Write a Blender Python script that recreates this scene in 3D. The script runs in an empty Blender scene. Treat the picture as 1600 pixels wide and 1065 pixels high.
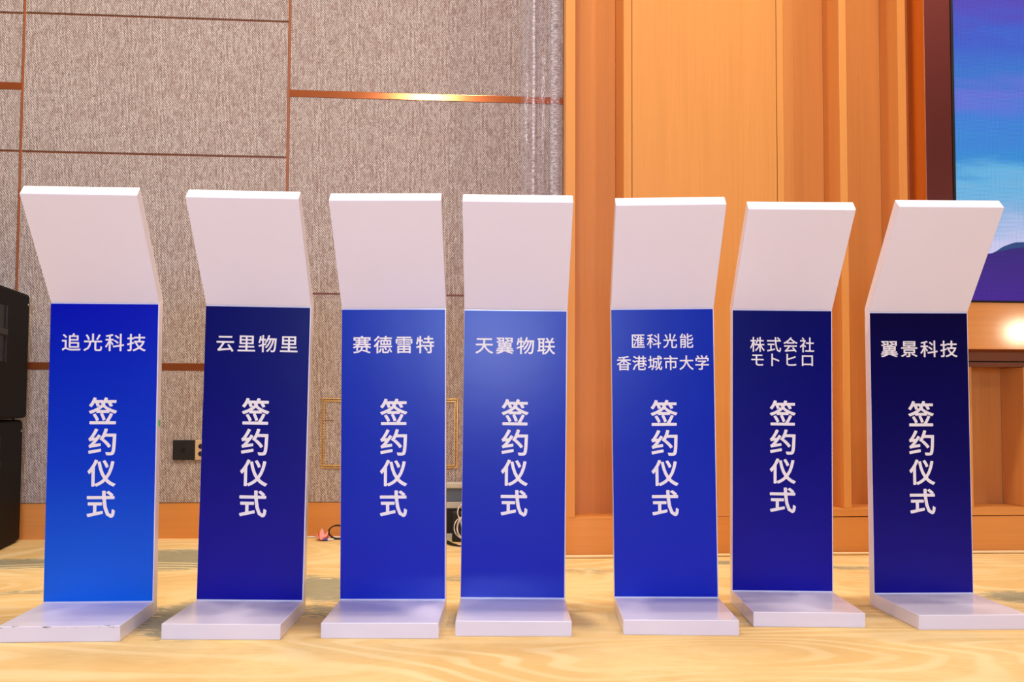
import bpy, bmesh, math, random
from mathutils import Matrix, Vector
random.seed(7)
sc = bpy.context.scene
C = sc.collection

# ------------------------------------------------------------------ camera
CAM_F, CAM_PITCH, CAM_ROLL, CAM_H = 1662.9, .0542, .0045, .6103
cd = bpy.data.cameras.new('camera'); cam = bpy.data.objects.new('camera', cd); C.objects.link(cam)
cd.sensor_width = 36; cd.lens = CAM_F * 36 / 1600; cd.clip_start = .02; cd.clip_end = 100
cam.matrix_world = (Matrix.Translation((0, 0, CAM_H)) @ Matrix.Rotation(math.pi/2 + CAM_PITCH, 4, 'X')
                    @ Matrix.Rotation(CAM_ROLL, 4, 'Z'))
sc.camera = cam

# ------------------------------------------------------------------ light
sc.view_settings.view_transform = 'Standard'; sc.view_settings.look = 'None'
sc.view_settings.gamma = 1; sc.view_settings.use_curve_mapping = False
sc.view_settings.exposure = 0.0
w = bpy.data.worlds.new('world'); sc.world = w; w.use_nodes = True
w.node_tree.nodes['Background'].inputs[0].default_value = (1.0, .82, .66, 1)
w.node_tree.nodes['Background'].inputs[1].default_value = .06

def lamp(name, kind, loc, energy, col, size=.1, rot=(0, 0, 0), **k):
    l = bpy.data.lights.new(name, kind); l.energy = energy; l.color = col
    if kind == 'AREA':
        l.shape = 'RECTANGLE'; l.size = size; l.size_y = k.get('sy', size)
    else:
        l.shadow_soft_size = size
    if kind == 'SPOT':
        l.spot_size = k.get('cone', 2.4); l.spot_blend = .9
    o = bpy.data.objects.new(name, l); C.objects.link(o); o.location = loc; o.rotation_euler = rot
    return o
# the photographer's flash on the camera
lamp('flash', 'POINT', (-.05, .0, .86), 52, (.82, .90, 1.12), .17)
# added bluish area light behind the camera, for panel sheen and cool fill
lamp('added_blue_fill', 'AREA', (-.22, -3.6, 1.55), 150, (.36, .56, 1.0), 1.15, rot=(math.pi/2, 0, 0), sy=.95)
WARM = (1.0, .84, .66)
# recessed ceiling downlights
for x in (-3.0, -1.35, 0, 1.35, 3.0):
    lamp('downlight', 'SPOT', (x, 2.76, 4.1), 122, WARM, .05)
for x in (-3.5, -1.8, 0, 1.8, 3.5):
    lamp('wall_washer', 'SPOT', (x, 3.55, 4.1), 75, WARM, .1, rot=(.22, 0, 0))
lamp('downlight', 'SPOT', (.32, -2.83, 4.1), 150, (1, .92, .84), .13, rot=(1.05, 0, 0), cone=1.1)
# wall lamp at the side of the hall, mirrored in the wooden apron under the screen
lamp('side_lamp', 'POINT', (2.014 + .608*7, 4.221 - .792*7, .885 + .0587*7), 60, (1, .85, .6), .09)

# ------------------------------------------------------------------ helpers
def lin(c):
    return tuple(((v/255)/12.92 if v/255 <= .04045 else ((v/255+.055)/1.055)**2.4) for v in c) + (1,)
class N:
    """tiny node builder"""
    def __init__(s, name):
        s.m = bpy.data.materials.new(name); s.m.use_nodes = True
        s.t = s.m.node_tree; s.b = s.t.nodes['Principled BSDF']
    def n(s, typ, ins=None, **props):
        d = s.t.nodes.new(typ)
        for k, v in props.items(): setattr(d, k, v)
        for k, v in (ins or {}).items(): s.set(d, k, v)
        return d
    def set(s, d, k, v):
        if isinstance(v, bpy.types.NodeSocket): s.t.links.new(v, d.inputs[k])
        else: d.inputs[k].default_value = v
    def p(s, **k):
        for a, v in k.items(): s.set(s.b, a.replace('_', ' '), v)
    def coord(s, scale=(1, 1, 1), rot=(0, 0, 0), loc=(0, 0, 0), out='Object'):
        tc = s.n('ShaderNodeTexCoord')
        return s.n('ShaderNodeMapping', {'Vector': tc.outputs[out], 'Scale': scale, 'Rotation': rot, 'Location': loc}).outputs[0]
    def noise(s, vec, scale, detail=3, rough=.55, dist=0):
        return s.n('ShaderNodeTexNoise', {'Vector': vec, 'Scale': scale, 'Detail': detail, 'Roughness': rough, 'Distortion': dist}).outputs['Fac']
    def math(s, op, a, b=0.0, clamp=False):
        d = s.n('ShaderNodeMath', operation=op, use_clamp=clamp); s.set(d, 0, a); s.set(d, 1, b); return d.outputs[0]
    def mix(s, f, a, b, mode='MIX'):
        d = s.n('ShaderNodeMix', data_type='RGBA', blend_type=mode)
        s.set(d, 0, f); s.set(d, 6, a); s.set(d, 7, b); return d.outputs[2]
    def ramp(s, f, stops, interp='LINEAR'):
        d = s.n('ShaderNodeValToRGB'); s.set(d, 0, f); r = d.color_ramp; r.interpolation = interp
        while len(r.elements) < len(stops): r.elements.new(.5)
        for e, (p, c) in zip(r.elements, stops): e.position = p; e.color = c
        return d.outputs[0]
    def sep(s, v):
        return s.n('ShaderNodeSeparateXYZ', {0: v}).outputs
    def bump(s, h, strength, dist=.001):
        s.set(s.b, 'Normal', s.n('ShaderNodeBump', {'Height': h, 'Strength': strength, 'Distance': dist}).outputs[0])
def g(v): return (v, v, v, 1)

def plain(name, col, rough=.5, metal=0.0, bump=0, bscale=200, spec=.5, coat=0):
    a = N(name); v = a.coord()
    n = a.noise(v, 6, 2)
    c = lin(col)
    a.p(Base_Color=a.mix(a.math('MULTIPLY', n, .18), c, tuple(x*.82 for x in c[:3]) + (1,)), Roughness=rough, Metallic=metal)
    a.b.inputs['Specular IOR Level'].default_value = spec
    if coat: a.p(Coat_Weight=coat, Coat_Roughness=.12)
    if bump: a.bump(a.noise(v, bscale, 2), bump)
    return a.m

# ------------------------------------------------------------------ materials
def wood(name, col, rot=(0, 0, 0), rough=.42):
    a = N(name); v = a.coord((1, 1, 1), rot)
    st = a.n('ShaderNodeMapping', {'Vector': v, 'Scale': (60, 60, 1.3)}).outputs[0]
    n1 = a.noise(st, 1.6, 5, .6, .3)
    st2 = a.n('ShaderNodeMapping', {'Vector': v, 'Scale': (14, 14, .45)}).outputs[0]
    n2 = a.noise(st2, 1.0, 2, .5)
    c = Vector(lin(col)[:3])
    f = a.math('ADD', a.math('MULTIPLY', n1, .55), a.math('MULTIPLY', n2, .45))
    colr = a.ramp(f, [(.30, (*(c*.91), 1)), (.5, (*c, 1)), (.7, (*(c*1.06), 1))])
    a.p(Base_Color=colr, Roughness=rough)
    a.b.inputs['Specular IOR Level'].default_value = .4
    a.bump(n1, .05)
    return a.m

def fabric():
    a = N('woven_fabric'); v = a.coord()
    d = a.n('ShaderNodeMapping', {'Vector': v, 'Scale': (120, 60, 36)}).outputs[0]
    big = a.noise(d, 1.0, 2, .6)
    th = a.n('ShaderNodeMapping', {'Vector': v, 'Scale': (330, 60, 150)}).outputs[0]
    thr = a.noise(th, 1.0, 1, .5)
    tw = a.n('ShaderNodeTexWave', {'Vector': a.n('ShaderNodeMapping', {'Vector': v, 'Rotation': (0, math.radians(40), 0)}).outputs[0],
             'Scale': 42.0, 'Distortion': 1.0, 'Detail': 1.0}, wave_type='BANDS', bands_direction='X').outputs['Fac']
    tw2 = a.n('ShaderNodeTexWave', {'Vector': v, 'Scale': 52.0, 'Distortion': 1.5, 'Detail': 1.0}, wave_type='BANDS', bands_direction='X').outputs['Fac']
    grain = a.math('ADD', a.math('MULTIPLY', thr, .46), a.math('ADD', a.math('MULTIPLY', tw, .27), a.math('MULTIPLY', tw2, .27)))
    base = a.ramp(grain, [(.25, lin((50, 38, 36))), (.48, lin((170, 156, 151))), (.72, lin((246, 236, 232)))])
    mask = a.ramp(big, [(.52, g(0)), (.60, g(1))])
    redbr = a.mix(.62, base, lin((122, 84, 76)))
    soft = a.noise(a.n('ShaderNodeMapping', {'Vector': v, 'Scale': (4, 4, 3)}).outputs[0], 1, 2)
    wide = a.noise(a.n('ShaderNodeMapping', {'Vector': v, 'Scale': (48, 40, 17)}).outputs[0], 1, 2, .6)
    wm = a.ramp(wide, [(.50, g(0)), (.60, g(1))])
    base = a.mix(a.math('MULTIPLY', wm, .20), base, lin((132, 98, 84)))
    base = a.mix(a.math('MULTIPLY', mask, .62), base, redbr)
    base = a.mix(a.math('MULTIPLY', soft, .15), base, lin((150, 130, 120)))
    a.p(Base_Color=base, Roughness=.95); a.b.inputs['Specular IOR Level'].default_value = .1
    a.bump(grain, .5, .0015)
    return a.m

def carpet():
    a = N('patterned_carpet'); v = a.coord(); xyz = a.sep(v)
    sv = a.n('ShaderNodeMapping', {'Vector': v, 'Scale': (.62, 1.35, 1), 'Rotation': (0, 0, .12), 'Location': (3.1, 1.7, 0)}).outputs[0]
    field = a.noise(sv, 1.05, 1.6, .42, .35)
    amp = a.ramp(a.noise(v, 1.5, 2), [(.40, g(.25)), (.60, g(1))])
    lines = a.ramp(a.math('ADD', .5, a.math('MULTIPLY', a.math('SINE', a.math('MULTIPLY', field, 150.0)), .5)), [(.50, g(0)), (.82, g(.75)), (1.0, g(1))])
    lines = a.math('MULTIPLY', lines, amp)
    patch = a.noise(v, 2.3, 4, .6, .6)
    st = a.n('ShaderNodeMapping', {'Vector': v, 'Scale': (16, 85, 1), 'Rotation': (0, 0, .30)}).outputs[0]
    strk = a.noise(st, 1.0, 4, .65, .6)
    cream = a.mix(a.ramp(patch, [(.40, g(0)), (.60, g(1))]), lin((228, 194, 132)), lin((238, 212, 154)))
    cream = a.mix(a.math('MULTIPLY', a.ramp(strk, [(.45, g(0)), (.62, g(1))]), .22), cream, lin((218, 172, 110)))
    cream = a.mix(a.math('MULTIPLY', lines, .55), cream, lin((250, 232, 186)))
    # blue-grey brush marks woven into the carpet: (x, y, half width, half depth, turn, strength)
    marks = [(-1.82, 3.93, .38, .14, .10, 1), (-1.26, 4.06, .34, .30, -.1, 1.1), (-.62, 3.46, .36, .21, -.62, 1.1),
             (-.88, 2.98, .17, .30, .15, 1), (-.55, 3.10, .16, .16, 0, .6), (.28, 3.82, .18, .12, 0, .40), (.80, 4.03, .09, .07, 0, .7),
             (1.24, 3.92, .16, .06, -.1, .6), (1.62, 3.36, .20, .13, 0, .8), (-.20, 3.66, .10, .10, 0, .5), (-1.52, 3.36, .14, .06, .1, .5)]
    tot = None
    for (cx, cy, rx, ry, rt, s) in marks:
        dx = a.math('SUBTRACT', xyz[0], cx); dy = a.math('SUBTRACT', xyz[1], cy)
        c_, s_ = math.cos(rt), math.sin(rt)
        ux = a.math('DIVIDE', a.math('ADD', a.math('MULTIPLY', dx, c_), a.math('MULTIPLY', dy, s_)), rx)
        uy = a.math('DIVIDE', a.math('SUBTRACT', a.math('MULTIPLY', dy, c_), a.math('MULTIPLY', dx, s_)), ry)
        r2 = a.math('ADD', a.math('MULTIPLY', ux, ux), a.math('MULTIPLY', uy, uy))
        m = a.math('MULTIPLY', a.math('SUBTRACT', 1.25, r2), s, clamp=True)
        tot = m if tot is None else a.math('MAXIMUM', tot, m)
    brush = a.math('SUBTRACT', a.math('ADD', tot, a.math('MULTIPLY', a.math('SUBTRACT', strk, .5), 3.6)), .34)
    bm = a.math('MULTIPLY', a.ramp(a.math('MULTIPLY', brush, tot), [(.02, g(0)), (.20, g(1))]), .85)
    # a few fine cream lines through the widest mark
    blue = a.mix(strk, lin((70, 92, 98)), lin((176, 178, 150)))
    ring = a.math('POWER', a.math('ADD', a.math('MULTIPLY', a.math('SUBTRACT', xyz[0], -1.35), a.math('SUBTRACT', xyz[0], -1.35)),
                                  a.math('MULTIPLY', a.math('SUBTRACT', xyz[1], 2.6), a.math('SUBTRACT', xyz[1], 2.6))), .5)
    fine = a.math('SINE', a.math('MULTIPLY', ring, 120.0))
    inband = a.math('MULTIPLY', a.math('GREATER_THAN', ring, 1.22), a.math('LESS_THAN', ring, 1.40))
    fine = a.math('MULTIPLY', a.math('GREATER_THAN', fine, .45), inband)
    fine = a.math('MULTIPLY', fine, a.math('LESS_THAN', xyz[0], -.8))
    fine = a.math('MULTIPLY', fine, .85)
    col = a.mix(bm, cream, blue)
    col = a.mix(fine, col, lin((244, 226, 176)))
    fuzz = a.noise(v, 420, 2, .6)
    col = a.mix(a.math('MULTIPLY', fuzz, .22), col, lin((176, 132, 84)))
    a.p(Base_Color=col, Roughness=.95); a.b.inputs['Specular IOR Level'].default_value = .1
    a.bump(fuzz, .5, .002)
    return a.m

def print_mat(name, top, bottom, z0=.04, z1=.87):
    """glossy laminated print: navy ink, an even gradient; navy ones paint in bounce light"""
    a = N(name); v = a.coord(); z = a.sep(v)[2]
    f = a.math('DIVIDE', a.math('SUBTRACT', z, z0), z1 - z0)
    a.p(Base_Color=a.ramp(f, [(0, lin(bottom)), (.45, lin([(p+q)/2 for p, q in zip(top, bottom)])), (1, lin(top))]), Roughness=.275)
    a.b.inputs['Specular IOR Level'].default_value = .22
    pass
    peel = a.noise(v, 260, 2, .5)
    wob = a.noise(v, 9, 2)
    a.bump(a.math('ADD', a.math('MULTIPLY', peel, .10), a.math('MULTIPLY', wob, .9)), .5, .0009)
    return a.m

def white_mat(name, scuff=0.0):
    a = N(name); v = a.coord(); xyz = a.sep(v)
    n = a.noise(v, 7, 3)
    c = a.mix(a.math('MULTIPLY', n, .25), lin((239, 235, 252)), lin((230, 223, 241)))
    if scuff:
        sp = a.noise(a.n('ShaderNodeMapping', {'Vector': v, 'Scale': (22, 90, 160)}).outputs[0], 1, 4, .7)
        nearz = a.math('MULTIPLY', a.math('GREATER_THAN', xyz[2], .0345), a.math('LESS_THAN', xyz[1], -.3085))
        dark = a.math('MULTIPLY', a.math('GREATER_THAN', sp, .64 - scuff*.06), nearz)
        c = a.mix(a.math('MULTIPLY', dark, .85), c, lin((70, 45, 35)))
    sp2 = a.noise(v, 38, 4, .75)
    c = a.mix(a.math('MULTIPLY', a.math('GREATER_THAN', sp2, .765), .45), c, lin((130, 110, 100)))
    a.p(Base_Color=c, Roughness=.32, Coat_Weight=.5, Coat_Roughness=.08)
    a.b.inputs['Specular IOR Level'].default_value = .5
    a.bump(a.noise(v, 30, 3), .25, .0007)
    return a.m

def metal(name, col, rough):
    a = N(name); v = a.coord((2, 2, 500))
    n = a.noise(v, 1, 2)
    a.p(Base_Color=lin(col), Metallic=.72 if name == 'bronze_trim' else 1.0, Roughness=a.math('ADD', rough - .04, a.math('MULTIPLY', n, .08)))
    a.bump(n, .10, .0003)
    return a.m

def screen_mat():
    """LED wall: picture of a sky over dark mountains made of tiny diodes; it gives off its own light"""
    a = N('led_display'); v = a.coord(); xyz = a.sep(v)
    z = xyz[2]; x = xyz[0]
    st = a.n('ShaderNodeMapping', {'Vector': v, 'Scale': (1.6, 1, 9), 'Rotation': (0, .12, 0)}).outputs[0]
    cl = a.noise(st, 1.0, 5, .6, .5)
    zz = a.math('ADD', z, a.math('MULTIPLY', a.math('SUBTRACT', cl, .5), .32))
    f = a.math('DIVIDE', a.math('SUBTRACT', zz, 1.0), 1.4, clamp=True)
    sky = a.ramp(f, [(.17, lin((206, 204, 244))), (.26, lin((134, 182, 228))), (.35, lin((96, 180, 230))), (.42, lin((30, 140, 218))),
                     (.52, lin((44, 124, 220))), (.60, lin((90, 110, 220))), (.66, lin((30, 112, 210))), (.78, lin((34, 84, 206))),
                     (.86, lin((66, 56, 190))), (1.0, lin((78, 40, 170)))])
    wob = a.noise(a.n('ShaderNodeMapping', {'Vector': v, 'Scale': (3.5, 0, 0)}).outputs[0], 1, 2, .5)
    h1 = a.math('ADD', 1.215, a.math('MULTIPLY', a.math('SUBTRACT', wob, .5), .20))
    xr = a.math('ABSOLUTE', a.math('SUBTRACT', x, .33))
    h2 = a.math('ADD', 1.20, a.math('ADD', a.math('MULTIPLY', a.math('SUBTRACT', x, .15), .16), a.math('MULTIPLY', a.math('SUBTRACT', wob, .5), .06)))
    h1b = a.math('SUBTRACT', a.math('ADD', h1, .04), a.math('MULTIPLY', xr, .25))
    c = a.mix(a.math('LESS_THAN', z, h1b), sky, lin((24, 66, 128)))
    m2 = a.ramp(a.math('DIVIDE', a.math('SUBTRACT', z, 1.0), .25), [(0, lin((60, 6, 146))), (1, lin((34, 8, 118)))])
    c = a.mix(a.math('LESS_THAN', z, h2), c, m2)
    gx = a.math('GREATER_THAN', a.math('FRACT', a.math('MULTIPLY', x, 190)), .25)
    gz = a.math('GREATER_THAN', a.math('FRACT', a.math('MULTIPLY', z, 190)), .25)
    grid = a.math('ADD', .62, a.math('MULTIPLY', a.math('MULTIPLY', gx, gz), .50))
    emi = a.mix(1.0, c, a.n('ShaderNodeCombineXYZ', {0: grid, 1: grid, 2: grid}).outputs[0], 'MULTIPLY')
    a.p(Base_Color=g(.01), Roughness=.6, Emission_Color=emi, Emission_Strength=1.0)
    return a.m

def film_mat():
    a = N('clear_plastic_film'); v = a.coord()
    t = a.t
    n = a.noise(a.n('ShaderNodeMapping', {'Vector': v, 'Scale': (35, 35, 9)}).outputs[0], 1, 4, .6)
    bp = a.n('ShaderNodeBump', {'Height': n, 'Strength': .9, 'Distance': .004}).outputs[0]
    gl = a.n('ShaderNodeBsdfGlossy', {'Color': (.9, .93, 1, 1), 'Roughness': .14, 'Normal': bp}).outputs[0]
    tr = a.n('ShaderNodeBsdfTransparent', {'Color': (.985, .985, .99, 1)}).outputs[0]
    mx = a.n('ShaderNodeMixShader', {0: .05, 1: tr, 2: gl}).outputs[0]
    # light streaks on the film, painted in as milky bands across it
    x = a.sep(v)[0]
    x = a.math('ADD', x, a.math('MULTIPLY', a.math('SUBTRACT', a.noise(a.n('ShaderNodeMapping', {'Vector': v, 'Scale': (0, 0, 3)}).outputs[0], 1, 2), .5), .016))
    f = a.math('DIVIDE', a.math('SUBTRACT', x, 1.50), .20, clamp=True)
    streaks = a.ramp(f, [(0, g(.0)), (.06, g(.10)), (.27, g(.16)), (.29, g(.62)), (.315, g(.62)), (.34, g(.12)), (.50, g(.20)), (.54, g(.03)), (.68, g(.03)), (.72, g(.40)), (.88, g(.34)), (.92, g(.06))])
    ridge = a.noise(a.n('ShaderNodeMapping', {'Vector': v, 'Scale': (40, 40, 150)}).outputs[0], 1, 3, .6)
    streaks = a.math('MULTIPLY', streaks, a.ramp(ridge, [(.38, g(.25)), (.62, g(1.7))]), clamp=True)
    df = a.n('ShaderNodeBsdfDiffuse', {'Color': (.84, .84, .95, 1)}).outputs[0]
    mx = a.n('ShaderNodeMixShader', {0: streaks, 1: mx, 2: df}).outputs[0]
    t.links.new(mx, t.nodes['Material Output'].inputs[0])
    return a.m

M = dict(
    fabric=fabric(), carpet=carpet(),
    wood=wood('orange_wood_veneer', (221, 150, 78)),
    wood2=wood('orange_wood_veneer_shaded', (217, 143, 72)),  # darker copy of the veneer, painting shade into the recessed bays
    woodh=wood('orange_wood_plinth', (219, 146, 74), (0, math.radians(90), 0)),
    bronze=metal('bronze_trim', (206, 116, 66), .14),
    dark_trim=plain('brown_joint_strip', (172, 98, 52), .4, .0),
    bronze_dark=metal('dark_bronze', (176, 96, 98), .3),
    copper=metal('copper_side', (226, 156, 70), .4),
    soffit=plain('brown_moulding', (122, 62, 34), .35),
    black=plain('black_plastic', (14, 12, 12), .5),
    blackbox=plain('black_textured_cabinet', (9, 7, 6), .7, bump=.4, bscale=500, spec=.18),
    grille=plain('black_metal_grille', (24, 24, 27), .4, .5, bump=.8, bscale=700),
    white=white_mat('white_laminate'), scuffed=white_mat('white_laminate_scuffed', 1.0),
    letter=plain('white_vinyl_letters', (252, 244, 246), .5),
    navy=print_mat('navy_print', (4, 3, 100), (4, 4, 158)),  # brighter foot paints in light bounced up from the white base
    azure=print_mat('royal_blue_print', (0, 12, 190), (0, 104, 232)),
    navy_shaded=print_mat('navy_print_shaded', (6, 2, 60), (6, 4, 140)),  # navy ink darkened to paint in this panel's dark reflection
    blue=print_mat('navy_print_painted_sheen', (0, 36, 178), (0, 34, 190)),  # navy ink brightened to paint in the bluish sheen of the middle panels
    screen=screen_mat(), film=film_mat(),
    brass=metal('brass_frame', (236, 186, 96), .3),
    beige=plain('beige_socket', (214, 186, 150), .4),
    slate=plain('slate_grey_plastic', (92, 108, 128), .4),
    palegrey=plain('pale_grey_plastic', (206, 202, 192), .45),
    pink=plain('pink_ribbon', (248, 168, 164), .6), red=plain('red_ribbon', (214, 50, 44), .6),
    bluep=plain('blue_tip', (50, 80, 190), .5),
    cable=plain('cream_cable', (232, 206, 160), .5), wcable=plain('white_cable', (236, 230, 226), .4),
    green=plain('green_mark_plastic', (60, 220, 90), .5),
    ceil=plain('ceiling_paint', (236, 226, 210), .9),
)

def obj(name, bm_or_me, mat, parent=None, bevel=0, loc=None):
    if isinstance(bm_or_me, bmesh.types.BMesh):
        me = bpy.data.meshes.new(name); bm_or_me.normal_update(); bm_or_me.to_mesh(me); bm_or_me.free()
    else: me = bm_or_me
    if mat and not me.materials: me.materials.append(mat)
    o = bpy.data.objects.new(name, me); C.objects.link(o)
    if parent: o.parent = parent
    if loc: o.location = loc
    if bevel:
        b = o.modifiers.new('bevel', 'BEVEL'); b.width = bevel; b.segments = 2; b.limit_method = 'ANGLE'
    return o
def box(bm, x0, x1, y0, y1, z0, z1):
    vs = [bm.verts.new((x, y, z)) for z in (z0, z1) for y in (y0, y1) for x in (x0, x1)]
    for f in ((0, 2, 3, 1), (4, 5, 7, 6), (0, 1, 5, 4), (2, 6, 7, 3), (1, 3, 7, 5), (0, 4, 6, 2)):
        bm.faces.new([vs[i] for i in f])
    return bm
def bx(name, dims, mat, parent=None, bevel=0):
    return obj(name, box(bmesh.new(), *dims), mat, parent, bevel)
def prism(bm, pts, x0, x1):
    """pts: (y, z) outline, extruded along x"""
    a = [bm.verts.new((x0, y, z)) for y, z in pts]; b = [bm.verts.new((x1, y, z)) for y, z in pts]
    bm.faces.new(a); bm.faces.new(b[::-1]); n = len(pts)
    for i in range(n): bm.faces.new((a[i], b[i], b[(i+1) % n], a[(i+1) % n]))
    bmesh.ops.recalc_face_normals(bm, faces=bm.faces); return bm
def tube(name, pts, r, mat, parent=None, cyclic=False):
    cu = bpy.data.curves.new(name, 'CURVE'); cu.dimensions = '3D'; cu.bevel_depth = r; cu.bevel_resolution = 2; cu.resolution_u = 6
    sp = cu.splines.new('NURBS'); sp.points.add(len(pts)-1)
    for p, q in zip(sp.points, pts): p.co = (*q, 1)
    sp.order_u = 3; sp.use_endpoint_u = not cyclic; sp.use_cyclic_u = cyclic
    t = bpy.data.objects.new('tmp', cu); C.objects.link(t)
    dg = bpy.context.evaluated_depsgraph_get(); me = bpy.data.meshes.new_from_object(t.evaluated_get(dg))
    bpy.data.objects.remove(t); bpy.data.curves.remove(cu)
    me.name = name; me.materials.clear()
    for p in me.polygons: p.use_smooth = True
    return obj(name, me, mat, parent)
def empty(name, loc=(0, 0, 0), rz=0):
    o = bpy.data.objects.new(name, None); C.objects.link(o); o.location = loc; o.rotation_euler = (0, 0, rz); o.empty_display_size = .1
    return o
def tag(o, label, cat, group=None):
    o['label'] = label; o['category'] = cat
    if group: o['group'] = group
    return o
def struct(o, label=None):
    o['kind'] = 'structure'
    if label: o['label'] = label
    return o

# ------------------------------------------------------------------ setting
H = 4.2
fl = struct(bx('floor', (-7, 7, -6, 6.5, -.05, 0), M['carpet']), 'cream carpet with pale swirls and blue-grey brush marks')
struct(bx('ceiling', (-7, 7, -6, 6.5, H, H+.08), M['ceil']), 'plain pale ceiling above the hall')

# fabric wall (left)
AF = math.radians(5.0); F0 = (-1.46414, 4.6458, 0)
wl = struct(empty('wall_left', F0, AF), 'grey-brown woven fabric wall divided by thin bronze joints')
V1, V2, V0, V3 = -.6815, .464, -1.83, 1.7035
g1 = .006
def tex_panel(u0, u1, z0, z1):
    o = bx('fabric_panel', (u0, u1, -.006, .03, z0, z1), M['fabric'], wl, .0015); return o
THIN, THICK = .0045, .0155
cols = [(-4.0, V0, [(1.25, THIN)]),
        (V0, V1, [(2.288, THIN), (1.963, THICK), (1.677, THIN), (.742, THICK)]),
        (V1, V2, [(2.290, THIN), (1.676, THIN), (.7425, THICK)]),
        (V2, V3, [(2.90, THIN), (1.966, THICK), (1.070, THIN)])]
bx('backing', (-4.0, 2.35, .035, .09, 0, H), M['dark_trim'], wl)
for u0, u1, joints in cols:
    zs = [(.155, 0)] + sorted(joints) + [(H, 0)]
    for (za, ha), (zb, hb) in zip(zs, zs[1:]):
        tex_panel(u0+g1, u1-g1, za+ha, zb-hb)
    for z, hh in joints:
        if hh == THICK:
            bx('metal_band', (u0+g1, u1-g1, -.008, .034, z-hh+.0005, z+hh-.0005), M['bronze'], wl, .001)
        else:
            bx('joint_strip', (u0+g1, u1-g1, .002, .034, z-hh, z+hh), M['dark_trim'], wl)
for u in (V0, V1, V2):
    bx('joint_strip', (u-g1, u+g1, .001, .034, .155, H), M['dark_trim'], wl)
# brown corner strip where the fabric meets the wood
bx('corner_strip', (V3+.000, V3+.016, -.014, .034, .155, H), M['dark_trim'], wl)
bx('baseboard_back', (-4.0, 2.35, .004, .03, 0, .153), M['woodh'], wl)
b = bx('baseboard_left', (-4.0, 1.98, -.004, .004, 0, .153), M['woodh']); b.location = F0; b.rotation_euler = (0, 0, AF)
struct(b, 'low orange wood baseboard under the fabric wall')

# wood wall (right)
AW = math.radians(6.0); W0 = (.50092, 4.17277, 0)
wr = struct(empty('wall_right', W0, AW), 'orange veneered wood wall with deep recessed bays')
D = .165
def board(u0, u1, z0=.153, z1=H, v0=0.0, v1=D, mat='wood', name='board'):
    return bx(name, (u0, u1, v0, v1, z0, z1), M[mat], wr, .0012)
board(-.2947, -.2564, v1=.05)
board(-.0620, -.0300); board(-.0275, .5636, z0=.1535); board(.5662, .5930)
board(.8279, .8590, .182); board(1.0780, 1.1121, .182)
board(1.3330, 1.3702, .182, .748); board(1.5918, 1.623, .182, .748)
board(2.2, 2.235, .182, .748); board(2.9, 3.6, .182, .748)
# recess backs
for u0, u1, mt, z1 in ((-.262, -.0620, 'wood2', H), (.5930, .70, 'wood', H), (.70, .8279, 'wood2', H), (.8590, .9321, 'wood', H), (.9321, 1.0780, 'wood2', H),
                       (1.1121, 1.3330, 'wood2', .80), (1.3702, 1.5918, 'wood2', .80), (1.623, 2.2, 'wood2', .80), (2.235, 2.9, 'wood2', .80)):
    board(u0, u1, .12, z1, D, D+.03, mt, 'recess_panel')
# plinth: plain on the left, with a separate rail on the right
bx('plinth', (-.2947, .5930, 0, .06, 0, .1525), M['woodh'], wr, .0012)
bx('plinth_back', (-.258, .5930, .0605, D, 0, .1525), M['woodh'], wr, .0012)
bx('plinth', (.5930, 3.6, 0, D, 0, .1465), M['woodh'], wr, .0012)
bx('rail', (.5932, 3.6, -.001, D, .1500, .1815), M['woodh'], wr, .0012)
# slanting return behind the left end
bm = bmesh.new()
pts = [(-.2947, .001), (-.2947, .008), (-.2640, .115), (.02, .66), (.06, .66), (-.2570, .114), (-.2562, .001)]
va = [bm.verts.new((x, y, 0)) for x, y in pts]; vb = [bm.verts.new((x, y, H)) for x, y in pts]
bm.faces.new(va); bm.faces.new(vb[::-1])
for i in range(7): bm.faces.new((va[i], vb[i], vb[(i+1) % 7], va[(i+1) % 7]))
bmesh.ops.recalc_face_normals(bm, faces=bm.faces)
bm.transform(Matrix.Translation((0, .05, 0)))
obj('return_panel', bm, M['wood2'], wr)
# screen surround
tr = struct(empty('trim_1', W0, AW), 'copper and dark bronze surround with an orange apron under the screen')
bx('shadow_gap', (1.1125, 1.131, .02, D, .8, H), M['dark_trim'], tr)
bx('copper_cheek', (1.1312, 1.1345, -.112, D, .815, H), M['copper'], tr)
bx('bronze_jamb', (1.1346, 1.2448, -.112, D, 1.001, H), M['bronze_dark'], tr, .001)
a = N('glossy_apron_veneer'); v = a.coord((1.2, 60, 60)); n = a.noise(v, 1.5, 4)
a.p(Base_Color=a.mix(n, lin((205, 128, 58)), lin((226, 146, 70))), Roughness=.30, Coat_Weight=.7, Coat_Roughness=.09)
a.bump(a.noise(a.coord((300, 3, 3)), 1, 2), .05, .0003)
bx('apron', (1.1346, 3.6, -.112, D, .815, 1.0), a.m, tr, .001)
bx('moulding', (1.1346, 3.6, -.012, D, .772, .8148), M['soffit'], tr)
bx('moulding', (1.1346, 3.6, .004, D, .767, .7722), M['black'], tr)
bx('moulding', (1.1346, 3.6, -.004, D, .749, .7672), M['soffit'], tr)

# LED screen
sx = 1.2455
o = empty('led_screen', (W0[0]+math.cos(AW)*sx, W0[1]+math.sin(AW)*sx, 0), AW)
tag(o, 'large lit screen showing a blue and violet sky over dark mountains', 'screen')
bx('bezel', (0, .010, -.116, -.07, 1.002, 3.2), M['black'], o)
bx('bezel', (.010, 2.4, -.116, -.07, 1.002, 1.0075), M['black'], o)
bx('display', (.0102, 2.4, -.110, -.07, 1.0077, 3.2), M['screen'], o)

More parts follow.
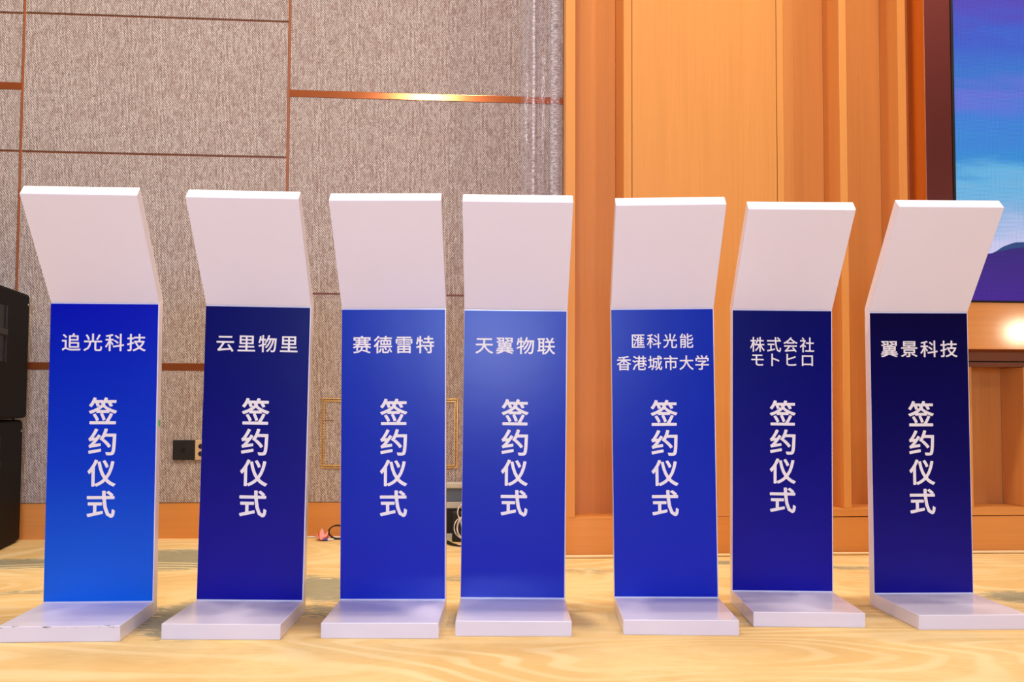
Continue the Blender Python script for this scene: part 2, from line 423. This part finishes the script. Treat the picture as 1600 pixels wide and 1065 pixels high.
# ------------------------------------------------------------------ sign stands
import numpy as np
_glyphs = {}
def glyph(ch, r):
    """flat outline of one character with its strokes thickened and rounded by r (in em): marching squares on a distance field"""
    if (ch, r) in _glyphs: return _glyphs[(ch, r)]
    cu = bpy.data.curves.new('t', 'FONT'); cu.body = ch; cu.size = 1; cu.resolution_u = 3
    t = bpy.data.objects.new('tmp', cu); C.objects.link(t)
    bpy.context.view_layer.update()
    dg = bpy.context.evaluated_depsgraph_get(); me = bpy.data.meshes.new_from_object(t.evaluated_get(dg))
    bpy.data.objects.remove(t); bpy.data.curves.remove(cu)
    P = np.array([v.co[:2] for v in me.vertices]); cnt = {}
    for p in me.polygons:
        for e in p.edge_keys: cnt[e] = cnt.get(e, 0) + 1
    E_ = np.array([e for e, c in cnt.items() if c == 1]); bpy.data.meshes.remove(me)
    A, B = P[E_[:, 0]], P[E_[:, 1]]
    n = 96; x0, y0 = P.min(0) - r - .02; x1, y1 = P.max(0) + r + .02
    gx = np.linspace(x0, x1, n); gy = np.linspace(y0, y1, n); X, Y = np.meshgrid(gx, gy)
    D = np.full(X.shape, 9.0); ins = np.zeros(X.shape, bool)
    for (ax, ay), (bx_, by) in zip(A, B):
        dx, dy = bx_-ax, by-ay; l2 = dx*dx+dy*dy+1e-12
        tt = np.clip(((X-ax)*dx+(Y-ay)*dy)/l2, 0, 1)
        D = np.minimum(D, np.hypot(X-ax-tt*dx, Y-ay-tt*dy))
        if ay != by:
            c = ((ay > Y) != (by > Y)) & (X < ax+(Y-ay)/(by-ay)*dx); ins ^= c
    V = r - np.where(ins, -D, D)             # > 0 inside the thickened stroke
    verts, faces, idx = [], [], {}
    def vert(key, x, y):
        if key not in idx: idx[key] = len(verts); verts.append((x, y))
        return idx[key]
    for j in range(n-1):
        i = 0
        while i < n-1:
            q = ((i, j), (i+1, j), (i+1, j+1), (i, j+1)); s_in = [V[b_, a_] > 0 for a_, b_ in q]
            if all(s_in):
                k = i
                while k < n-1 and V[j, k+1] > 0 and V[j+1, k+1] > 0: k += 1
                faces.append((vert((i, j), gx[i], gy[j]), vert((k, j), gx[k], gy[j]), vert((k, j+1), gx[k], gy[j+1]), vert((i, j+1), gx[i], gy[j+1])))
                i = k; continue
            if any(s_in):
                pl = []
                for m in range(4):
                    (ia, ja), (ib, jb) = q[m], q[(m+1) % 4]
                    va, vb = V[ja, ia], V[jb, ib]
                    if va > 0: pl.append(vert((ia, ja), gx[ia], gy[ja]))
                    if (va > 0) != (vb > 0):
                        f = va/(va-vb); key = ('e',) + tuple(sorted((q[m], q[(m+1) % 4])))
                        pl.append(vert(key, gx[ia]+(gx[ib]-gx[ia])*f, gy[ja]+(gy[jb]-gy[ja])*f))
                if len(set(pl)) > 2: faces.append(tuple(pl))
            i += 1
    _glyphs[(ch, r)] = (verts, faces); return verts, faces
def text_mesh(s, width, height, r):
    """one line of characters, each on a square em, extent scaled to the measured width and height"""
    pitch = 1.10 if len(s) < 5 else 1.04
    chars = []
    for k, ch in enumerate(s):
        v, f = glyph(ch, r)
        chars.append(([(x+k*pitch, y) for x, y in v], f))
    xs = [v[0] for c in chars for v in c[0]]; ys = [v[1] for c in chars for v in c[0]]
    cx, cy = (min(xs)+max(xs))/2, (min(ys)+max(ys))/2
    kx, ky = width/(max(xs)-min(xs)), height/(max(ys)-min(ys))
    return [([((x-cx)*kx, (y-cy)*ky) for x, y in v], f) for v, f in chars]

GW, GH, GT, GHB, GL, GTH, GD = .30, .8742, .0394, .0396, .3578, .7298, .3112
def lean(z, H1): return -.0027*z/H1
signs = [
 # X, Y, yaw, dH, dL, dth, roll, names, print, base mat, label
 (-1.1479, 2.9987, .0667, .0015, 0, .0223, -.0017, [('追光科技', .231, .0495, .764)], 'azure', 'scuffed', 'sign stand with the lighter royal blue panel reading 追光科技, leftmost of the row'),
 (-.7356, 3.0328, .0118, -.002, -.0036, -.0079, .0131, [('云里物里', .231, .049, .764)], 'navy', 'white', 'sign stand with a navy panel reading 云里物里, second from the left'),
 (-.3342, 3.0541, .0036, -.0061, -.0001, -.008, -.0068, [('赛德雷特', .233, .0505, .764)], 'blue', 'white', 'sign stand with a blue panel reading 赛德雷特, third from the left'),
 (.0053, 3.0854, .0059, -.0058, .0013, -.0198, .0067, [('天翼物联', .231, .0495, .764)], 'blue', 'white', 'sign stand with a shiny blue panel reading 天翼物联, middle of the row'),
 (.4496, 3.1071, -.0235, .0024, -.0037, .012, -.0118, [('匯科光能', .179, .0425, .781), ('香港城市大学', .268, .043, .717)], 'blue', 'white', 'sign stand with two lines of names, 匯科光能 above 香港城市大学'),
 (.8111, 3.2128, -.0233, .0089, .0018, .0268, .0069, [('株式会社', .192, .0455, .777), ('モトヒロ', .185, .037, .731)], 'navy', 'white', 'sign stand with a navy panel reading 株式会社 モトヒロ, second from the right'),
 (1.2252, 3.1904, .0427, .0012, .0042, -.0254, -.0048, [('翼景科技', .233, .050, .765)], 'navy_shaded', 'white', 'sign stand with the navy panel with a dark reflection painted in reading 翼景科技, rightmost of the row'),
]
for (X, Y, yaw, dH, dL, dth, rr, names, pm, bmat, label) in signs:
    root = tag(empty('sign_stand', (X, Y, 0), yaw), 'white ' + label, 'sign', 'white angled sign stands on the carpet')
    H1, L, th, hw = GH+dH, GL+dL, GTH+dth, GW/2
    def shear(me):
        for v in me.vertices:
            x, z = v.co.x, v.co.z
            k = min(1, max(0, (z-.0)/.1))
            v.co.x = x + rr*z; v.co.z = z - rr*x*k
        return me
    def part(name, pts, x0, x1, mat, bev=.0016, parent=root):
        o = obj(name, prism(bmesh.new(), pts, x0, x1), mat, parent, bev); shear(o.data); return o
    s_, c_ = math.sin(th), math.cos(th)
    lt = lean(H1, H1)
    # foot plate lying in front, upright, head leaning forward
    part('base', [(-GD, 0), (-GD, GHB), (-.0002, GHB), (-.0002, 0)], -hw, hw, M[bmat], .002)
    part('upright', [(0, 0), (0, GHB), (lt, H1), (lt+GT, H1+GT*math.tan(th/2)), (GT, 0)], -hw, hw, M['white'])
    part('head_panel', [(lt, H1+.0002), (lt-L*s_, H1+L*c_), (lt-L*s_+GT*c_, H1+L*c_+GT*s_), (lt+GT, H1+GT*math.tan(th/2)+.0002)], -hw, hw, M['white'], .0018)
    # laminate sheet on the head's face
    nrm = (-c_, -s_)
    def hp(t, d): return (lt-t*s_+nrm[0]*d, H1+t*c_+nrm[1]*d)
    part('face_sheet', [hp(.006, 0.0001), hp(L-.0012, .0001), hp(L-.0012, .0006), hp(.006, .0006)], -hw+.0015, hw-.0045, M['white'], 0)
    zt, zb = H1-.0035, GHB+.003
    pr = part('printed_panel', [(lean(zb, H1)-.0001, zb), (lean(zb, H1)-.0009, zb), (lean(zt, H1)-.0009, zt), (lean(zt, H1)-.0001, zt)], -hw+.0008, hw-.003, M[pm], 0)
    lines = [(s, wd, ht, 0.0, cz, .012 if len(names) == 1 else .010) for s, wd, ht, cz in names]
    for k, ch in enumerate('签约仪式'):
        lines.append((ch, .0775 - (.001 if k == 1 else 0), .0755, .0015, .441+.1305-.087*k, .0205))
    for s, wd, ht, cx, cz, off in lines:
        for vs, fs in text_mesh(s, wd, ht, off):
            me = bpy.data.meshes.new('lettering')
            me.from_pydata([(x+cx-.0008, lean(y+cz, H1)-.00125, y+cz) for x, y in vs], [], fs)
            shear(me)
            obj('lettering', me, M['letter'], pr)
    if X < -1:
        st = bx('green_mark', (hw+.0001, hw+.0008, .014, .026, .528, .546), M['green'], root); st['label'] = 'tiny green mark on the side edge'  # small raised green mark on the side edge

# ------------------------------------------------------------------ loudspeakers at the left edge
for z0, dx, lab in ((0, 0, 'lower black loudspeaker cabinet of the stack at the left edge, on the carpet'),
                    (.5165, .014, 'upper black loudspeaker cabinet of the stack at the left edge')):
    r = tag(empty('speaker_cabinet', (-2.072+dx, 4.53, z0), math.radians(10.6)), lab, 'speaker', 'loudspeaker stack at the left edge')
    hh = .512 if z0 == 0 else .528
    bx('cabinet', (-.62, 0, -.80, 0, .004, hh), M['blackbox'], r, .014)
    # recessed handle plate on the side that shows
    hd = bx('handle_plate', (-.001, .003, -.56, -.365, .23, .45), M['grille'], r, .002)
    bx('handle_frame', (.003, .008, -.375, -.365, .23, .45), M['black'], hd)
    bx('handle_bar', (.003, .016, -.55, -.38, .332, .357), M['black'], hd, .004)
    bx('front_grille', (-.60, -.02, -.812, -.801, .03, hh-.03), M['grille'], r, .003)
    for yy in (-.035, -.765):
        bx('screw', (.0002, .0022, yy-.004, yy+.004, hh-.05, hh-.042), M['palegrey'], r, .001)

# ------------------------------------------------------------------ fittings on the fabric wall
def on_wall(name, u, v, z):
    return empty(name, (F0[0]+math.cos(AF)*u-math.sin(AF)*v, F0[1]+math.sin(AF)*u+math.cos(AF)*v, z), AF)
r = tag(on_wall('outlet_cover', .0413, -.0062, .382), 'square black wall outlet plate low on the fabric wall', 'outlet')
bx('plate', (-.0465, .0455, -.009, 0, -.043, .043), M['black'], r, .002)
bm = bmesh.new(); bmesh.ops.create_cone(bm, cap_ends=True, segments=20, radius1=.009, radius2=.009, depth=.003)
bm.transform(Matrix.Translation((0, -.0102, 0)) @ Matrix.Rotation(math.pi/2, 4, 'X')); obj('jack', bm, M['grille'], r)
r = tag(on_wall('wall_socket', .1355, -.0062, .382), 'beige wall socket just right of the black outlet plate', 'socket')
bx('plate', (-.046, .046, -.008, 0, -.043, .043), M['beige'], r, .002)
for zz in (-.016, .016):
    for xx in (-.022, .022):
        bm = bmesh.new(); bmesh.ops.create_cone(bm, cap_ends=True, segments=16, radius1=.0105, radius2=.0105, depth=.002)
        bm.transform(Matrix.Translation((xx, -.0085, zz)) @ Matrix.Rotation(math.pi/2, 4, 'X')); obj('socket_hole', bm, M['black'], r)
r = tag(on_wall('access_panel', .6295, -.0062, .302), 'double brass outlined access panel set in the fabric wall', 'panel')
WP, HP = .599, .308
def frame(i, wd, dep):
    for dims in ((i, WP-i, -dep, 0, i, i+wd), (i, WP-i, -dep, 0, HP-i-wd, HP-i), (i, i+wd, -dep, 0, i+wd, HP-i-wd), (WP-i-wd, WP-i, -dep, 0, i+wd, HP-i-wd)):
        bx('brass_edge', dims, M['brass'], r, .0006)
frame(0, .0042, .004); frame(.0105, .0042, .004)
bx('scratch', (.002, .056, -.0006, .0004, .208, .2105), M['soffit'], r)

# protective film hanging at the end of the fabric wall
bm = bmesh.new(); NX, NZ = 44, 60
grid = []
for j in range(NZ+1):
    z = .2+2.9*j/NZ; row = []
    for i in range(NX+1):
        s = i/NX; u = 1.503+.194*s
        v = -.020 - .007*math.sin(s*9+.25*math.sin(z*1.3)) - .006*math.exp(-((s-.30-.03*math.sin(z*.9))/.03)**2) \
            - .0035*math.exp(-((s-.83)/.05)**2)*(1+.8*math.sin(z*46)) + random.uniform(-.0006, .0006)
        row.append(bm.verts.new((u, v, z)))
    grid.append(row)
for j in range(NZ):
    for i in range(NX):
        f = bm.faces.new((grid[j][i], grid[j][i+1], grid[j+1][i+1], grid[j+1][i])); f.smooth = True
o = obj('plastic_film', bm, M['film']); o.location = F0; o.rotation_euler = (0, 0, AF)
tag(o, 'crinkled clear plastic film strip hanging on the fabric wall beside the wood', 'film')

# ------------------------------------------------------------------ things on the floor by the wall
r = tag(empty('equipment_case', (-.33, 4.665, 0), AF), 'low black and slate grey case with pale lid against the wall', 'case')
bx('foot', (-.02, .10, -.02, .03, 0, .024), M['palegrey'], r, .002)
bx('body', (-.12, .25, 0, .06, .024, .132), M['black'], r, .004)
bx('band', (-.122, .252, -.003, .06, .132, .160), M['palegrey'], r, .003)
bx('front_panel', (-.12, .25, 0, .06, .160, .219), M['slate'], r, .003)
bx('lid', (-.126, .256, -.008, .066, .219, .243), M['palegrey'], r, .004)

r = tag(empty('power_adapter', (-.252, 4.575, 0), 0), 'small black power box on the carpet in front of the grey case', 'power box')
bx('housing', (0, .10, 0, .06, 0, .125), M['black'], r, .005)
bx('label_plate', (.06, .09, -.001, 0, .05, .09), M['grille'], r)

def ring(cx, cz, rad, y, n=26, ph=0, sq=1.0):
    return [(cx+rad*math.cos(ph+6.283*i/n)*sq, y+.004*math.sin(i*1.7), cz+rad*math.sin(ph+6.283*i/n)) for i in range(n)]
pts = ring(-.198, .062, .047, 4.565, ph=.3, sq=.95) + ring(-.193, .060, .044, 4.560, ph=1.2, sq=.8) + ring(-.185, .127, .043, 4.558, ph=4.2) \
    + ring(-.196, .062, .048, 4.552, ph=4.6, sq=.7) + ring(-.181, .125, .040, 4.550, ph=4.4, sq=.7) + [(-.16, 4.55, .03), (-.13, 4.54, .004), (-.05, 4.6, .004), (.0, 4.66, .004)]
tag(tube('coiled_cable', pts, .0027, M['wcable']), 'coil of thin white cable in front of the black power box', 'cable')

bm = bmesh.new(); L_ = [(-.285, 4.60), (-.262, 4.52), (-.232, 4.455), (-.205, 4.43)]
rows = [[bm.verts.new((x+dx, y, z)) for dx, z in ((-.016, .001), (.016, .001), (.016, .004), (-.016, .004))] for x, y in L_]
for p, q in zip(rows, rows[1:]):
    for i in range(4): bm.faces.new((p[i], p[(i+1) % 4], q[(i+1) % 4], q[i]))
bm.faces.new(rows[0]); bm.faces.new(rows[-1][::-1]); bmesh.ops.recalc_face_normals(bm, faces=bm.faces)
tag(obj('flat_strap', bm, M['black']), 'flat black strap lying on the carpet in front of the coiled white cable', 'strap')

# crumpled pink ribbon flower with petals
r = tag(empty('ribbon_flower', (-.812, 4.60, 0), .2), 'crumpled pink and red ribbon flower on the carpet', 'ribbon')
def petal(ang, tilt, ln, wd, mat, name='petal'):
    bm = bmesh.new(); n = 5; up = []; dn = []
    for i in range(n+1):
        s = i/n; wv = wd*math.sin(math.pi*min(.95, s*.85+.12))*(1-.25*s) * (1 if s < .99 else .1)
        rr_, zz = ln*s, .006+ln*s*math.sin(tilt)+.003*math.sin(s*7+ang)
        for side, lst in ((-1, up), (1, dn)):
            x = rr_*math.cos(tilt)*math.cos(ang)-side*wv*math.sin(ang); y = rr_*math.cos(tilt)*math.sin(ang)+side*wv*math.cos(ang)
            lst.append((x, y, max(.0015, zz+side*.003)))
    A = [bm.verts.new(p) for p in up]; B = [bm.verts.new(p) for p in dn]
    A2 = [bm.verts.new((p[0], p[1], p[2]+.0015)) for p in up]; B2 = [bm.verts.new((p[0], p[1], p[2]+.0015)) for p in dn]
    for i in range(n):
        for q in ((A[i], A[i+1], B[i+1], B[i]), (A2[i], B2[i], B2[i+1], A2[i+1]), (A[i], A2[i], A2[i+1], A[i+1]), (B[i], B[i+1], B2[i+1], B2[i])): bm.faces.new(q)
    bm.faces.new((A[0], B[0], B2[0], A2[0])); bm.faces.new((A[n], A2[n], B2[n], B[n]))
    return obj(name, bm, mat, r)
petal(.1, .35, .034, .010, M['red']); petal(3.0, .45, .034, .010, M['pink']); petal(1.4, 1.15, .044, .013, M['pink']); petal(.3, .75, .040, .012, M['pink']); petal(2.7, .70, .040, .012, M['pink']); petal(-.4, .08, .030, .011, M['pink'])
petal(3.7, .05, .030, .011, M['pink']); petal(4.8, .25, .028, .012, M['pink']); petal(2.2, .9, .034, .010, M['red']); petal(.9, .8, .030, .009, M['red'])
bm = bmesh.new(); bmesh.ops.create_icosphere(bm, subdivisions=2, radius=.012)
for v in bm.verts: v.co *= random.uniform(.8, 1.15); v.co.z = max(v.co.z+.011, .001)
obj('knot', bm, M['pink'], r)

# black looped strap beside it
bm = bmesh.new(); n = 40; rows = []
for i in range(n):
    t = -2.7+5.1*i/(n-1); R = .034
    cx, cz = -.748-R*.0+R*1.15*math.cos(math.pi-t*0+0+t), .033+.029*math.sin(math.pi+t)
    y = 4.625+.0015*i/n*10
    nx, nz = math.cos(math.pi+t), math.sin(math.pi+t)
    rows.append([bm.verts.new((cx+nx*a_, y+b_, max(.001, cz+nz*a_))) for a_, b_ in ((-.0024, -.010), (.0024, -.010), (.0024, .010), (-.0024, .010))])
for p, q in zip(rows, rows[1:]):
    for i in range(4): bm.faces.new((p[i], q[i], q[(i+1) % 4], p[(i+1) % 4]))
bm.faces.new(rows[0]); bm.faces.new(rows[-1][::-1]); bmesh.ops.recalc_face_normals(bm, faces=bm.faces)
tag(obj('strap_loop', bm, M['black']), 'black strap standing in a loop beside the pink ribbon flower', 'strap')
# small white stick with a blue end
r = tag(empty('marker_pen', (-.796, 4.585, .006), .25), 'thin white stick with a blue end beside the pink ribbon flower', 'pen')
for nm, x0, x1, rd, mt in (('barrel', .0, .038, .0042, 'wcable'), ('cap', -.004, .012, .0056, 'bluep')):
    bm = bmesh.new(); bmesh.ops.create_cone(bm, cap_ends=True, segments=14, radius1=rd, radius2=rd*.9, depth=x1-x0)
    bm.transform(Matrix.Translation(((x0+x1)/2, 0, 0)) @ Matrix.Rotation(math.pi/2, 4, 'Y')); obj(nm, bm, M[mt], r)

# cables along the skirting
def wallpt(o0, ang, u, v, z): return (o0[0]+math.cos(ang)*u-math.sin(ang)*v, o0[1]+math.sin(ang)*u+math.cos(ang)*v, z)
tag(tube('white_floor_cable', [wallpt(F0, AF, .35+.05*i, -.020-.012*math.sin(i*.9), .004) for i in range(18)], .0038, M['wcable']),
    'thin white cable lying along the baseboard of the fabric wall', 'cable')
tag(tube('cream_floor_cable', [wallpt(W0, AW, -.31+.1*i, -.019-.009*math.sin(i*1.1)-.004*math.sin(i*2.3+1), .0065) for i in range(30)], .0058, M['cable']),
    'long cream cable running along the foot of the wood wall', 'cable')
